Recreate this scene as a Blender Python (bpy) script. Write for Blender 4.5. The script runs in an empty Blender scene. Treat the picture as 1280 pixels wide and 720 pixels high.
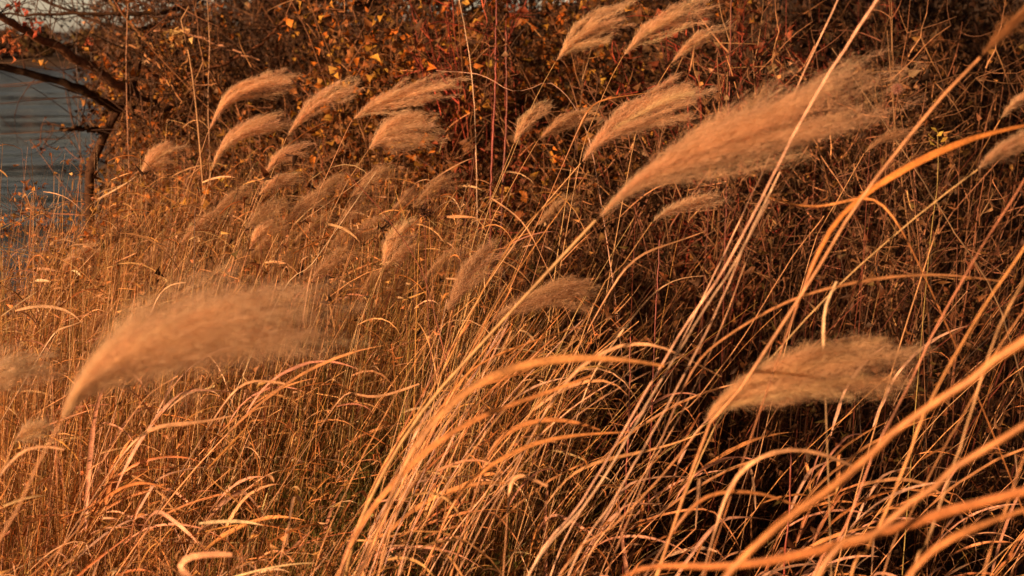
import bpy, math
import numpy as np
from math import radians
R = np.random.default_rng(7)
S = bpy.context.scene
COL = S.collection

# ------------------------------------------------------------------ camera
CAM = np.array([0.0, 0.0, 1.7]); PITCH = radians(9.6); FPX = 1758.0
cd = bpy.data.cameras.new("camera"); cam = bpy.data.objects.new("camera", cd); COL.objects.link(cam)
cam.location = CAM; cam.rotation_euler = (radians(90) - PITCH, 0, 0)
cd.sensor_width = 36; cd.lens = 36 * FPX / 1280; cd.clip_start = 0.05; cd.clip_end = 5000
cd.dof.use_dof = True; cd.dof.focus_distance = 3.6; cd.dof.aperture_fstop = 5.6
S.camera = cam
# ------------------------------------------------------------------ sky and sun
SUN_EL = radians(12); SUN_AZ = math.atan2(-0.70, -0.71)           # low sun over the river, left of and behind the camera
w = bpy.data.worlds.new("World"); S.world = w; w.use_nodes = True
nt = w.node_tree; nt.nodes.clear()
sky = nt.nodes.new('ShaderNodeTexSky'); sky.sky_type = 'NISHITA'; sky.sun_disc = False
sky.sun_elevation = SUN_EL; sky.sun_rotation = SUN_AZ % (2 * math.pi); sky.dust_density = 2.0; sky.ozone_density = 0.6; sky.air_density = 1.2
mul = nt.nodes.new('ShaderNodeMix'); mul.data_type = 'RGBA'; mul.blend_type = 'MULTIPLY'; mul.inputs[0].default_value = 1
mul.inputs[7].default_value = (1.12, 1.12, 1.62, 1)                # the photo's warm white balance
bg = nt.nodes.new('ShaderNodeBackground'); bg.inputs[1].default_value = 0.15
out = nt.nodes.new('ShaderNodeOutputWorld')
# pale haze low over the river, dimmer sky overhead
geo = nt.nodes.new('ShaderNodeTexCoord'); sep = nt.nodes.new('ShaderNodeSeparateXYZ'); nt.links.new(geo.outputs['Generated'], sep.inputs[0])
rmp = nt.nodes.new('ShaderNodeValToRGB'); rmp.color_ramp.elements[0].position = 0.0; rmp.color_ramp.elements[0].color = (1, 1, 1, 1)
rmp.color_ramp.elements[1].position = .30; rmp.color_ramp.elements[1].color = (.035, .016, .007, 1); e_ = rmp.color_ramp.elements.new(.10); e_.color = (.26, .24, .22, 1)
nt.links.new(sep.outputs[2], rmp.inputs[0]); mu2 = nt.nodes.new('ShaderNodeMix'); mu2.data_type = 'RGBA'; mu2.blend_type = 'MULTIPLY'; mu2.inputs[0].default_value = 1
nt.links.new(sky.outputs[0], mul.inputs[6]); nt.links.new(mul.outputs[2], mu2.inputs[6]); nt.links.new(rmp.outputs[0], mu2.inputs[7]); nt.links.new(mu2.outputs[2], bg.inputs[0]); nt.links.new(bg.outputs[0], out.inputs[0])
sd = bpy.data.lights.new("sun", 'SUN'); so = bpy.data.objects.new("sun", sd); COL.objects.link(so)
sd.energy = 5.0; sd.angle = radians(0.6); sd.color = (1.0, 0.525, 0.26)
so.rotation_euler = (radians(90) - SUN_EL, 0, math.atan2(-math.sin(SUN_AZ), math.cos(SUN_AZ)) + math.pi)
so.location = (-20, -10, 8)
vs = S.view_settings; vs.view_transform = 'Standard'; vs.look = 'None'; vs.exposure = 0.92; vs.gamma = 1; vs.use_curve_mapping = False
S.render.engine = 'CYCLES'
cy = S.cycles; cy.max_bounces = 7; cy.diffuse_bounces = 5; cy.glossy_bounces = 2; cy.transmission_bounces = 5; cy.transparent_max_bounces = 12

# ------------------------------------------------------------------ helpers
RT = np.array([1.0, 0, 0]); FW = np.array([0, math.cos(PITCH), -math.sin(PITCH)]); UP = np.array([0, math.sin(PITCH), math.cos(PITCH)])
def at(px, py, d):
    return CAM + d * (FW + RT * (px - 640) / FPX - UP * (py - 360) / FPX)
def unit(v): return v / (np.linalg.norm(v, axis=-1, keepdims=True) + 1e-12)
def rvec(n): return unit(R.normal(size=(n, 3)))
def cr(pts, n):
    """smooth curve through points, n samples, even by length"""
    p = np.asarray(pts, float)
    if len(p) == 2: return p[0] + (p[1] - p[0]) * np.linspace(0, 1, n)[:, None]
    e = np.vstack([2 * p[0] - p[1], p, 2 * p[-1] - p[-2]]); o = []
    for i in range(1, len(e) - 2):
        t = np.linspace(0, 1, 12, endpoint=False)[:, None]
        a, b, c, d = e[i - 1], e[i], e[i + 1], e[i + 2]
        o.append(0.5 * (2 * b + (c - a) * t + (2 * a - 5 * b + 4 * c - d) * t * t + (3 * b - a - 3 * c + d) * t ** 3))
    o = np.vstack(o + [p[-1:]])
    L = np.r_[0, np.cumsum(np.linalg.norm(np.diff(o, axis=0), axis=1))]
    s = np.linspace(0, L[-1], n)
    return np.stack([np.interp(s, L, o[:, k]) for k in range(3)], 1)
def tang(P):
    return unit(np.gradient(P, axis=-2))

class MB:
    """collects ribbons, tubes and leaves; build() links them as ONE mesh object"""
    def __init__(s): s.v = []; s.f = []; s.c = []; s.n = 0
    def add(s, V, F, C):
        s.v.append(V.reshape(-1, 3)); s.f.append(F + s.n); s.c.append(C.reshape(-1, 3)); s.n += len(s.v[-1])
    def ribbons(s, P, W, col, face=None, fold=0.0):
        P = np.asarray(P, float)
        if P.ndim == 2: P = P[None]
        n, m, _ = P.shape; W = np.broadcast_to(W, (n, m))
        col = np.broadcast_to(col, (n, 3)) if np.ndim(col) < 3 else col
        if face is None: face = rvec(n)
        face = np.broadcast_to(face, (n, 3))[:, None, :] if np.ndim(face) < 3 else face
        T = tang(P); side = unit(np.cross(T, np.broadcast_to(face, T.shape))); nor = np.cross(side, T)
        if fold:
            rag = lambda: W[..., None] / 2 * np.exp(R.normal(0, .07, (n, m, 1)))
            V = np.stack([P - side * rag() + nor * W[..., None] * fold, P, P + side * rag() + nor * W[..., None] * fold], 2); k = 3
        else:
            V = np.stack([P - side * W[..., None] / 2, P + side * W[..., None] / 2], 2); k = 2
        i = np.arange(n)[:, None, None] * m * k + np.arange(m - 1)[None, :, None] * k + np.arange(k - 1)[None, None, :]
        F = np.stack([i, i + 1, i + k + 1, i + k], -1).reshape(-1, 4)
        cc = np.broadcast_to(col[:, None, None, :], (n, m, k, 3)) if col.ndim == 2 else np.broadcast_to(col[:, :, None, :], (n, m, k, 3))
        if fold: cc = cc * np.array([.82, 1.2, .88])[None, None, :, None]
        s.add(V, F, cc)
    def tubes(s, P, W, col, k=4, streak=0.0):
        P = np.asarray(P, float)
        if P.ndim == 2: P = P[None]
        n, m, _ = P.shape; W = np.broadcast_to(W, (n, m))
        col = np.broadcast_to(col, (n, 3)) if np.ndim(col) < 3 else col
        T = tang(P); ref = np.where(np.abs(T[:, :1, 2:3]) > .9, np.array([1., 0, 0]), np.array([0, 0, 1.]))
        a = unit(np.cross(T, np.broadcast_to(ref, T.shape))); b = np.cross(T, a)
        th = np.arange(k) * 2 * math.pi / k
        V = P[:, :, None] + W[..., None, None] / 2 * (a[:, :, None] * np.cos(th)[:, None] + b[:, :, None] * np.sin(th)[:, None])
        j = np.arange(k); j2 = (j + 1) % k
        i = np.arange(n)[:, None, None] * m * k + np.arange(m - 1)[None, :, None] * k
        F = np.stack([i + j, i + j2, i + k + j2, i + k + j], -1).reshape(-1, 4)
        cc = np.broadcast_to(col[:, None, None, :], (n, m, k, 3)) if col.ndim == 2 else np.broadcast_to(col[:, :, None, :], (n, m, k, 3))
        if streak: cc = cc * np.exp(R.normal(0, streak, (n, m, k, 1)) * .6 + R.normal(0, streak, (n, 1, k, 1)))
        s.add(V, F, cc)
    def leaves(s, O, D, L, Wd, col, curl=0.25):
        """folded pointed leaves: origin O, direction D, length L, width Wd"""
        n = len(O); side = unit(np.cross(D, rvec(n))); nor = np.cross(side, D); L = L[:, None]; Wd = Wd[:, None]
        a = O; mid = O + D * L * .45 + nor * L * curl * .5; tip = O + D * L * .95 - nor * L * curl * .6
        l = O + D * L * .4 - side * Wd / 2 + nor * L * curl * 1.0; r = O + D * L * .5 + side * Wd / 2 + nor * L * curl * 1.0
        V = np.stack([a, l, mid, r, tip], 1); i = np.arange(n)[:, None] * 5
        F = np.concatenate([i + [0, 2, 1, 1], i + [0, 3, 2, 2], i + [1, 2, 4, 4], i + [2, 3, 4, 4]]).reshape(-1, 4)
        s.tri(V, np.concatenate([i + [0, 2, 1], i + [0, 3, 2], i + [1, 2, 4], i + [2, 3, 4]]), np.repeat(col[:, None], 5, 1))
    def tri(s, V, F, C):
        # triangles are stored as quads with a repeated last index
        s.v.append(V.reshape(-1, 3)); s.f.append(np.c_[F, F[:, 2]] + s.n); s.c.append(C.reshape(-1, 3)); s.n += len(s.v[-1])
    def mesh(s, name, mat, origin=(0, 0, 0), smooth=True):
        V = np.vstack(s.v) - np.asarray(origin); F = np.vstack(s.f); C = np.vstack(s.c)
        q = F[:, 2] != F[:, 3]; Q = F[q]; T = F[~q][:, :3]
        me = bpy.data.meshes.new(name); me.vertices.add(len(V)); me.vertices.foreach_set('co', V.astype(np.float32).ravel())
        idx = np.r_[Q.ravel(), T.ravel()]; st = np.r_[np.arange(len(Q)) * 4, len(Q) * 4 + np.arange(len(T)) * 3]
        me.loops.add(len(idx)); me.loops.foreach_set('vertex_index', idx.astype(np.int32))
        me.polygons.add(len(st)); me.polygons.foreach_set('loop_start', st.astype(np.int32))
        me.update(calc_edges=True)
        if smooth: me.polygons.foreach_set('use_smooth', np.ones(len(st), bool))
        ca = me.color_attributes.new('col', 'FLOAT_COLOR', 'POINT')
        ca.data.foreach_set('color', np.c_[C, np.ones(len(C))].astype(np.float32).ravel())
        me.materials.append(mat); me.update()
        return me
    def build(s, name, mat, parent=None, origin=(0, 0, 0), smooth=True):
        o = bpy.data.objects.new(name, s.mesh(name, mat, origin, smooth)); COL.objects.link(o)
        if parent is not None: o.parent = parent
        else: o.location = origin
        return o
def tag(o, label=None, cat=None, group=None, kind=None):
    if label: o['label'] = label
    if cat: o['category'] = cat
    if group: o['group'] = group
    if kind: o['kind'] = kind
    return o
def empty(name, loc):
    o = bpy.data.objects.new(name, None); COL.objects.link(o); o.location = [float(a) for a in loc]; o.empty_display_size = .1
    return o
def copy_tree(o, parent=None):
    c = o.copy(); COL.objects.link(c)
    if parent is not None: c.parent = parent
    for ch in list(o.children): copy_tree(ch, c)
    return c

def mat_veg(name, transl=0.3, clear=0, rough=0.55, spec=0.3, nscale=60, namp=0.35, bump=0.0, tint=(1, 1, 1)):
    m = bpy.data.materials.new(name); m.use_nodes = True; t = m.node_tree; t.nodes.clear(); N = t.nodes.new; L = t.links.new
    at_ = N('ShaderNodeAttribute'); at_.attribute_name = 'col'
    tc = N('ShaderNodeTexCoord'); no = N('ShaderNodeTexNoise'); no.inputs['Scale'].default_value = nscale; no.inputs['Detail'].default_value = 4
    L(tc.outputs['Object'], no.inputs['Vector'])
    mr = N('ShaderNodeMapRange'); mr.inputs[1].default_value = .3; mr.inputs[2].default_value = .7; mr.inputs[3].default_value = 1 - namp; mr.inputs[4].default_value = 1 + namp * .6
    L(no.outputs[0], mr.inputs[0])
    n2 = N('ShaderNodeTexNoise'); n2.inputs['Scale'].default_value = nscale * 11; n2.inputs['Detail'].default_value = 3; L(tc.outputs['Object'], n2.inputs['Vector'])
    m2 = N('ShaderNodeMapRange'); m2.inputs[1].default_value = .35; m2.inputs[2].default_value = .65; m2.inputs[3].default_value = 1 - namp * .8; m2.inputs[4].default_value = 1 + namp * .5; L(n2.outputs[0], m2.inputs[0])
    pr = N('ShaderNodeMath'); pr.operation = 'MULTIPLY'; L(mr.outputs[0], pr.inputs[0]); L(m2.outputs[0], pr.inputs[1]); mr = pr
    mx = N('ShaderNodeMix'); mx.data_type = 'RGBA'; mx.blend_type = 'MULTIPLY'; mx.inputs[0].default_value = 1
    L(at_.outputs['Color'], mx.inputs[6]); cb = N('ShaderNodeCombineColor')
    for i in range(3):
        mm = N('ShaderNodeMath'); mm.operation = 'MULTIPLY'; mm.inputs[1].default_value = tint[i]; L(mr.outputs[0], mm.inputs[0]); L(mm.outputs[0], cb.inputs[i])
    L(cb.outputs[0], mx.inputs[7])
    p = N('ShaderNodeBsdfPrincipled'); p.inputs['Roughness'].default_value = rough; p.inputs['Specular IOR Level'].default_value = spec
    L(mx.outputs[2], p.inputs['Base Color'])
    if bump:
        bn = N('ShaderNodeBump'); bn.inputs['Strength'].default_value = bump; bn.inputs['Distance'].default_value = .01
        L(no.outputs[0], bn.inputs['Height']); L(bn.outputs[0], p.inputs['Normal'])
    o = N('ShaderNodeOutputMaterial')
    if transl:
        tr = N('ShaderNodeBsdfTranslucent'); L(mx.outputs[2], tr.inputs[0]); ms = N('ShaderNodeMixShader'); ms.inputs[0].default_value = transl
        L(p.outputs[0], ms.inputs[1]); L(tr.outputs[0], ms.inputs[2])
        if clear:
            tp_ = N('ShaderNodeBsdfTransparent'); m3 = N('ShaderNodeMixShader'); m3.inputs[0].default_value = clear; L(ms.outputs[0], m3.inputs[1]); L(tp_.outputs[0], m3.inputs[2]); ms = m3
        L(ms.outputs[0], o.inputs[0])
    else: L(p.outputs[0], o.inputs[0])
    return m
M_STALK = mat_veg('dry_stalk', .08, 0, .42, .45, 45, .4)
M_LEAF = mat_veg('dry_leaf_blade', .3, 0, .5, .35, 30, .4)
M_PLUME = mat_veg('silky_plume', .6, .28, .6, .25, 25, .10)
M_BARK = mat_veg('bark', 0, 0, .85, .15, 40, .5, bump=.6)
M_TWIG = mat_veg('twig', 0, 0, .6, .3, 30, .4)
M_FOL = mat_veg('withered_leaf', .35, 0, .6, .25, 40, .4)
M_FAR = mat_veg('far_foliage', .2, 0, .8, .1, .3, .4)

def jit(c, n, a=.18, h=.06):
    """n natural variations of colour c"""
    c = np.asarray(c, float); v = np.exp(R.normal(0, a, (n, 1)))
    return np.clip(c * v * (1 + R.normal(0, h, (n, 3))), .002, .97)
STRAW = (.56, .33, .155); TAN = (.60, .41, .24); RUST = (.48, .20, .07); PALE = (.66, .46, .28); OCHRE = (.52, .29, .10)
BROWN = (.16, .078, .036); DARK = (.06, .031, .018); RED = (.15, .045, .028); GREENISH = (.22, .19, .06); LB0 = (.66, .40, .22); PINK = (.58, .31, .20)

# ------------------------------------------------------------------ ground
SH = np.array([(-60., -40), (-9, -10), (-4.6, 2), (-2.9, 6.2), (-3.2, 9), (-5.2, 18), (-12, 42), (-26, 90), (-46, 170), (-60, 230), (-95, 262), (-400, 262), (-2000, 300)])
def sdist(x, y):
    """distance to the waterline, positive on land"""
    x = np.asarray(x, float); y = np.asarray(y, float); best = np.full(x.shape, 1e9); sg = np.ones(x.shape)
    for (a, b) in zip(SH[:-1], SH[1:]):
        d = b - a; t = np.clip(((x - a[0]) * d[0] + (y - a[1]) * d[1]) / (d @ d), 0, 1)
        qx = x - a[0] - t * d[0]; qy = y - a[1] - t * d[1]; r = np.hypot(qx, qy)
        cr_ = d[0] * (y - a[1]) - d[1] * (x - a[0]); m = r < best
        best = np.where(m, r, best); sg = np.where(m, np.where(cr_ < 0, 1., -1.), sg)
    return best * sg
def ss(a, b, x):
    t = np.clip((x - a) / (b - a), 0, 1); return t * t * (3 - 2 * t)
def zg(x, y):
    s = sdist(x, y)
    z = -1.15 + 1.15 * ss(-.2, 1.3, s) - .9 * ss(0, 3, -s)
    z = z + 2.3 * ss(9.5, 17, y + .15 * x) * ss(1.5, 6, s) * (1 - .75 * ss(120, 220, y))
    z = z + .05 * np.sin(x * 2.1 + y) * np.cos(y * 1.7 - x * .6) * ss(.5, 2, s)
    return z
def grid_axis(near, far, n1, n2):
    g = np.geomspace(near, far, n2); return np.r_[-g[::-1], np.linspace(-near, near, n1)[1:-1], g]
gx = grid_axis(14, 3000, 110, 34); gy = grid_axis(18, 3000, 120, 40)
X, Y = np.meshgrid(gx, gy, indexing='ij'); Z = zg(X, Y)
nx, ny = X.shape; ii = np.arange(nx - 1)[:, None] * ny + np.arange(ny - 1)[None]
b = MB(); b.add(np.stack([X, Y, Z], -1), np.stack([ii, ii + ny, ii + ny + 1, ii + 1], -1).reshape(-1, 4), np.ones((nx * ny, 3)) * .5)
m = bpy.data.materials.new('soil_and_litter'); m.use_nodes = True; t = m.node_tree; p = t.nodes['Principled BSDF']; p.inputs['Roughness'].default_value = .95
tc = t.nodes.new('ShaderNodeTexCoord'); n1 = t.nodes.new('ShaderNodeTexNoise'); n1.inputs['Scale'].default_value = 14; n1.inputs['Detail'].default_value = 8
t.links.new(tc.outputs['Object'], n1.inputs['Vector']); rp = t.nodes.new('ShaderNodeValToRGB')
rp.color_ramp.elements[0].position = .3; rp.color_ramp.elements[0].color = (.02, .011, .006, 1); rp.color_ramp.elements[1].position = .75; rp.color_ramp.elements[1].color = (.09, .05, .022, 1)
t.links.new(n1.outputs[0], rp.inputs[0]); t.links.new(rp.outputs[0], p.inputs['Base Color'])
bu = t.nodes.new('ShaderNodeBump'); bu.inputs['Strength'].default_value = .8; bu.inputs['Distance'].default_value = .05; t.links.new(n1.outputs[0], bu.inputs['Height']); t.links.new(bu.outputs[0], p.inputs['Normal'])
tag(b.build('ground', m), kind='structure')
# water
b = MB(); xs = np.array([-3000., -60, 40]); ys = np.array([-60., 300, 3000]); V = np.array([[-3000, -400, -1.0], [60, -400, -1.0], [60, 420, -1.0], [-3000, 420, -1.0]], float)
b.add(V, np.array([[0, 1, 2, 3]]), np.ones((4, 3)) * .5)
m = bpy.data.materials.new('river_water'); m.use_nodes = True; t = m.node_tree; p = t.nodes['Principled BSDF']
p.inputs['Base Color'].default_value = (.025, .045, .06, 1); p.inputs['Roughness'].default_value = .06; p.inputs['IOR'].default_value = 1.25
tc = t.nodes.new('ShaderNodeTexCoord'); mp = t.nodes.new('ShaderNodeMapping'); mp.inputs['Scale'].default_value = (.4, 1, 1)
n1 = t.nodes.new('ShaderNodeTexNoise'); n1.inputs['Scale'].default_value = .9; n1.inputs['Detail'].default_value = 5; n1.inputs['Roughness'].default_value = .6
bu = t.nodes.new('ShaderNodeBump'); bu.inputs['Strength'].default_value = 1; bu.inputs['Distance'].default_value = .9
n2 = t.nodes.new('ShaderNodeTexNoise'); n2.inputs['Scale'].default_value = .55; n2.inputs['Detail'].default_value = 4; rr_ = t.nodes.new('ShaderNodeMapRange'); rr_.inputs[1].default_value = .4; rr_.inputs[2].default_value = .62; rr_.inputs[3].default_value = .02; rr_.inputs[4].default_value = .25
mp2 = t.nodes.new('ShaderNodeMapping'); mp2.inputs['Scale'].default_value = (.3, .7, 1); mp2.inputs['Rotation'].default_value = (0, 0, .12); t.links.new(tc.outputs['Object'], mp2.inputs[0]); t.links.new(mp2.outputs[0], n2.inputs['Vector']); t.links.new(n2.outputs[0], rr_.inputs[0]); t.links.new(rr_.outputs[0], p.inputs['Roughness'])
for a_, b_ in ((tc.outputs['Object'], mp.inputs[0]), (mp.outputs[0], n1.inputs['Vector']), (n1.outputs[0], bu.inputs['Height']), (bu.outputs[0], p.inputs['Normal'])): t.links.new(a_, b_)
tag(b.build('water', m), kind='structure')
# far-off wood on the other bank, one mass
b = MB()
for k in range(330):
    if k < 260: cx = R.uniform(-190, 40); cy = R.uniform(266, 300)
    else: cx = R.uniform(-60, 150); cy = R.uniform(200, 280); 
    if sdist(cx, cy) < 3: continue
    h = R.uniform(3.2, 6.2); r = R.uniform(2., 4.); n = 150; z0 = float(zg(cx, cy))
    u = rvec(n) * (R.uniform(.4, 1, (n, 1)) ** .5) * [r, r, h * .5]; O = np.array([cx, cy, z0 + h * .52]) + u
    c = [(.11, .06, .035), (.13, .09, .04), (.09, .055, .04), (.15, .075, .035)][k % 4]
    b.leaves(O, rvec(n), R.uniform(.5, 1.2, n), R.uniform(.4, .9, n), jit(c, n, .3))
    P = np.stack([np.array([cx, cy, z0]) + np.array([0, 0, h * .6]) * s_ for s_ in (0, .5, 1)]); b.tubes(P, np.array([.25, .2, .08]), np.array(DARK))
tag(b.build('far_wood', M_FAR), 'low brown wood on the far bank across the river', 'wood', kind='stuff')

# ------------------------------------------------------------------ dry grass mass (stuff)
def vnoise(x, y, sc, seed):
    r = np.random.default_rng(seed); o = 0
    for k in range(6):
        a = r.uniform(0, 6.28); f = sc * r.uniform(.6, 1.6); o = o + np.sin((x * math.cos(a) + y * math.sin(a)) * f + r.uniform(0, 6.28))
    return o / 3.
def field(n, ymin, ymax, amin, amax):
    """random ground points, denser near, in a wedge in front of the camera"""
    y = ymin + (ymax - ymin) * R.uniform(0, 1, n) ** 1.25; a = R.uniform(amin, amax, n)
    x = y * np.tan(np.radians(a)); k = sdist(x, y) > .1
    return x[k], y[k]
def hmass(x, y):
    """height of the grass mass: tall on the left, low and open on the right"""
    a = np.degrees(np.arctan2(x, y)); left = 1 - ss(-4, 6, a)
    h = .50 + .62 * left + .10 * vnoise(x, y, 2.2, 3)
    h = h * (.72 + .28 * ss(2.4, 3.6, y))
    return np.minimum(h, 1.66 - .395 * y + .40 * ss(2.4, 3.4, y) + 5 * ss(3.2, 3.8, y)).clip(.15)
def blades(x, y, H, lean, w, col, mb, seg=6, kind='stalk'):
    n = len(x); t = np.linspace(0, 1, seg)[None, :, None]; B = np.stack([x, y, zg(x, y)], 1)[:, None]
    az = R.normal(0.0, .85, n); ld = np.stack([np.cos(az), np.sin(az), 0 * az], 1)[:, None]
    H = H[:, None, None]; lean = lean[:, None, None]
    wob = (rvec(n)[:, None] * [1, 1, 0]) * np.sin(t * 3 + R.uniform(0, 3, (n, 1, 1))) * .02
    P = B + np.array([0, 0, 1.]) * H * (t - .25 * lean * t ** 2.5) + ld * H * lean * t ** 1.8 + wob * t
    tw = np.linspace(1, .35, seg)[None] * np.asarray(w)[:, None]
    mb.ribbons(P, tw, col); return P
def arch(O, D, L, rise, droop, w, col, mb, seg=7, fold=.18):
    """arching leaf blades from origins O"""
    n = len(O); s = np.linspace(0, 1, seg)[None, :, None]; D = D[:, None]; L = L[:, None, None]
    P = O[:, None] + D * L * (s - .15 * s ** 3) + np.array([0, 0, 1.]) * L * (rise[:, None, None] * s - droop[:, None, None] * s ** 2.2)
    wp = np.array([.6, .95, 1, .95, .8, .5, .06])[None] if seg == 7 else np.sin(np.linspace(.5, 3.1, seg))[None]
    fc = unit(np.array([0, 0, 1.]) + .7 * R.normal(size=(n, 3))); mb.ribbons(P, wp * np.asarray(w)[:, None], col, fc, fold)
def mixcol(n, pal, wts):
    k = R.choice(len(pal), n, p=np.array(wts) / sum(wts)); return np.clip(np.array(pal)[k] * np.exp(R.normal(0, .22, (n, 1))) * (1 + R.normal(0, .05, (n, 3))), .003, .8)
g1 = MB()
x, y = field(62000, 2.2, 11, -30, 30)
a = np.degrees(np.arctan2(x, y)); keep = R.uniform(0, 1, len(x)) < (.13 + .87 * (1 - ss(-3, 5, a))) * (1 - .85 * ss(3.4, 4.4, y) * ss(-1, 5, a)); a2 = np.degrees(np.arctan2(x, y)); gz = ss(-11.5, -9.5, a2) * (1 - ss(-5.5, -3, a2)) * (1 - ss(3.3, 4.0, y)); keep &= R.uniform(0, 1, len(x)) > .62 * gz
x, y = x[keep], y[keep]; n = len(x)
H = hmass(x, y) * R.uniform(.5, 1.08, n) * (1 + .13 * vnoise(x, y, 7, 21)); patch = ss(-.3, .8, vnoise(x, y, 1.6, 11))
c = mixcol(n, [STRAW, OCHRE, RUST, TAN, GREENISH, PINK], [3, 2.4, 3, 1.4, .5, 1.5]); gm = (ss(-10.5, -8.5, np.degrees(np.arctan2(x, y))) * (1 - ss(-6, -4, np.degrees(np.arctan2(x, y)))) * (1 - ss(3.2, 3.8, y)) * (R.uniform(0, 1, n) < .8))[:, None]; c = c * (1 - gm) + gm * jit((.13, .13, .03), n, .3)
c = c * (1 - .3 * patch[:, None] * np.array([.3, .1, .6]))
P = blades(x, y, H, np.abs(R.normal(.16, .17, n)) + .35 * ss(.2, 1.2, vnoise(x, y, 5, 5)), R.uniform(.0012, .0034, n), c, g1)
k = R.integers(0, n, 21000); ti = R.integers(2, 6, len(k)); O = P[k, ti]
az = R.normal(0.1, 1.0, len(k)); D = np.stack([np.cos(az), np.sin(az) * .8, 0 * az], 1)
arch(O, D, R.uniform(.06, .26, len(k)), R.uniform(-.2, 1.0, len(k)), R.uniform(.0, 1.1, len(k)), R.uniform(.0015, .0055, len(k)),
     mixcol(len(k), [STRAW, OCHRE, RUST, PALE], [3, 3, 2.5, 1.5]), g1)
# kinked broad leaf scraps catching the light
k = R.integers(0, n, 2600); O = P[k, R.integers(3, 6, len(k))]; az = R.normal(0, .8, len(k)); nk = len(k)
arch(O, np.stack([np.cos(az), np.sin(az) * .6, 0 * az], 1), R.uniform(.05, .2, nk), R.uniform(-.1, .5, nk), R.uniform(0, .6, nk), R.uniform(.004, .010, nk), mixcol(nk, [PALE, LB0, PINK], [2, 2, 2]), g1)
# small withered leaves and chaff hung through the stems
k = np.flatnonzero((np.degrees(np.arctan2(x, y)) < -2 + R.normal(0, 4, n)) & (R.uniform(0, 1, n) < .5)); k = np.repeat(k, 2); nk = len(k)
O = P[k, R.integers(2, 6, nk)] + R.normal(0, .02, (nk, 3))
g1.leaves(O, unit(rvec(nk) + [.5, 0, .1]), R.uniform(.008, .034, nk), R.uniform(.003, .012, nk), mixcol(nk, [RUST, OCHRE, (.5, .24, .1), TAN, BROWN], [3, 3, 2, 1.5, 1]), .4)
# low olive green grass in a hollow of the left slope
nk = 5200; yy = R.uniform(2.3, 4.1, nk); aa = np.radians(R.normal(-7.6, 2.6, nk)); xx = yy * np.tan(aa)
Pg = blades(xx, yy, R.uniform(.25, .72, nk), np.abs(R.normal(.2, .2, nk)), R.uniform(.002, .0045, nk), mixcol(nk, [(.10, .11, .025), (.16, .15, .035), (.07, .07, .02), OCHRE], [3, 3, 2, .8]), g1)
k = R.integers(0, nk, 5000); g1.leaves(Pg[k, R.integers(2, 6, 5000)], rvec(5000), R.uniform(.012, .035, 5000), R.uniform(.006, .014, 5000), mixcol(5000, [(.12, .12, .03), (.08, .08, .02), BROWN], [3, 2, 1.5]), .3)
# matted litter low down
x, y = field(16000, 2.2, 10, -30, 32); n = len(x); O = np.stack([x, y, zg(x, y) + R.uniform(.02, .4, n)], 1); az = R.uniform(0, 6.28, n)
arch(O, np.stack([np.cos(az), np.sin(az), 0 * az], 1), R.uniform(.1, .4, n), R.uniform(-.3, .6, n), R.uniform(0, 1., n), R.uniform(.002, .006, n), mixcol(n, [BROWN, DARK, OCHRE, GREENISH], [4, 3, .6, 1]), g1)
tag(g1.build('dry_grass', M_LEAF), 'dense mass of thin rust and straw coloured dry grass covering the bank', 'grass', kind='stuff')

# tangled dead undergrowth (stuff): thin wiry stems and withered bits
g2 = MB()
x, y = field(3000, 3.6, 11, -16, 30); n = len(x); 
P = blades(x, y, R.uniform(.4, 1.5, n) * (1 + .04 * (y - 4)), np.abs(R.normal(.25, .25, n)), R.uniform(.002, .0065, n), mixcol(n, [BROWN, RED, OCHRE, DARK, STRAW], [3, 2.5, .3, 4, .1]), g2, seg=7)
k = R.integers(0, n, 14000); O = P[k, R.integers(2, 7, len(k))] + R.normal(0, .03, (len(k), 3))
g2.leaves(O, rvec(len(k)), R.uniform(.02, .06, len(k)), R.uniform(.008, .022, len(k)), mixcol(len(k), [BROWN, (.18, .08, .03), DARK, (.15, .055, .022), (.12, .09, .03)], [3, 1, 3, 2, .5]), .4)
tag(g2.build('undergrowth', M_FOL), 'dark tangle of dead stems and withered leaves under and behind the tall grass', 'undergrowth', kind='stuff')

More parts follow.
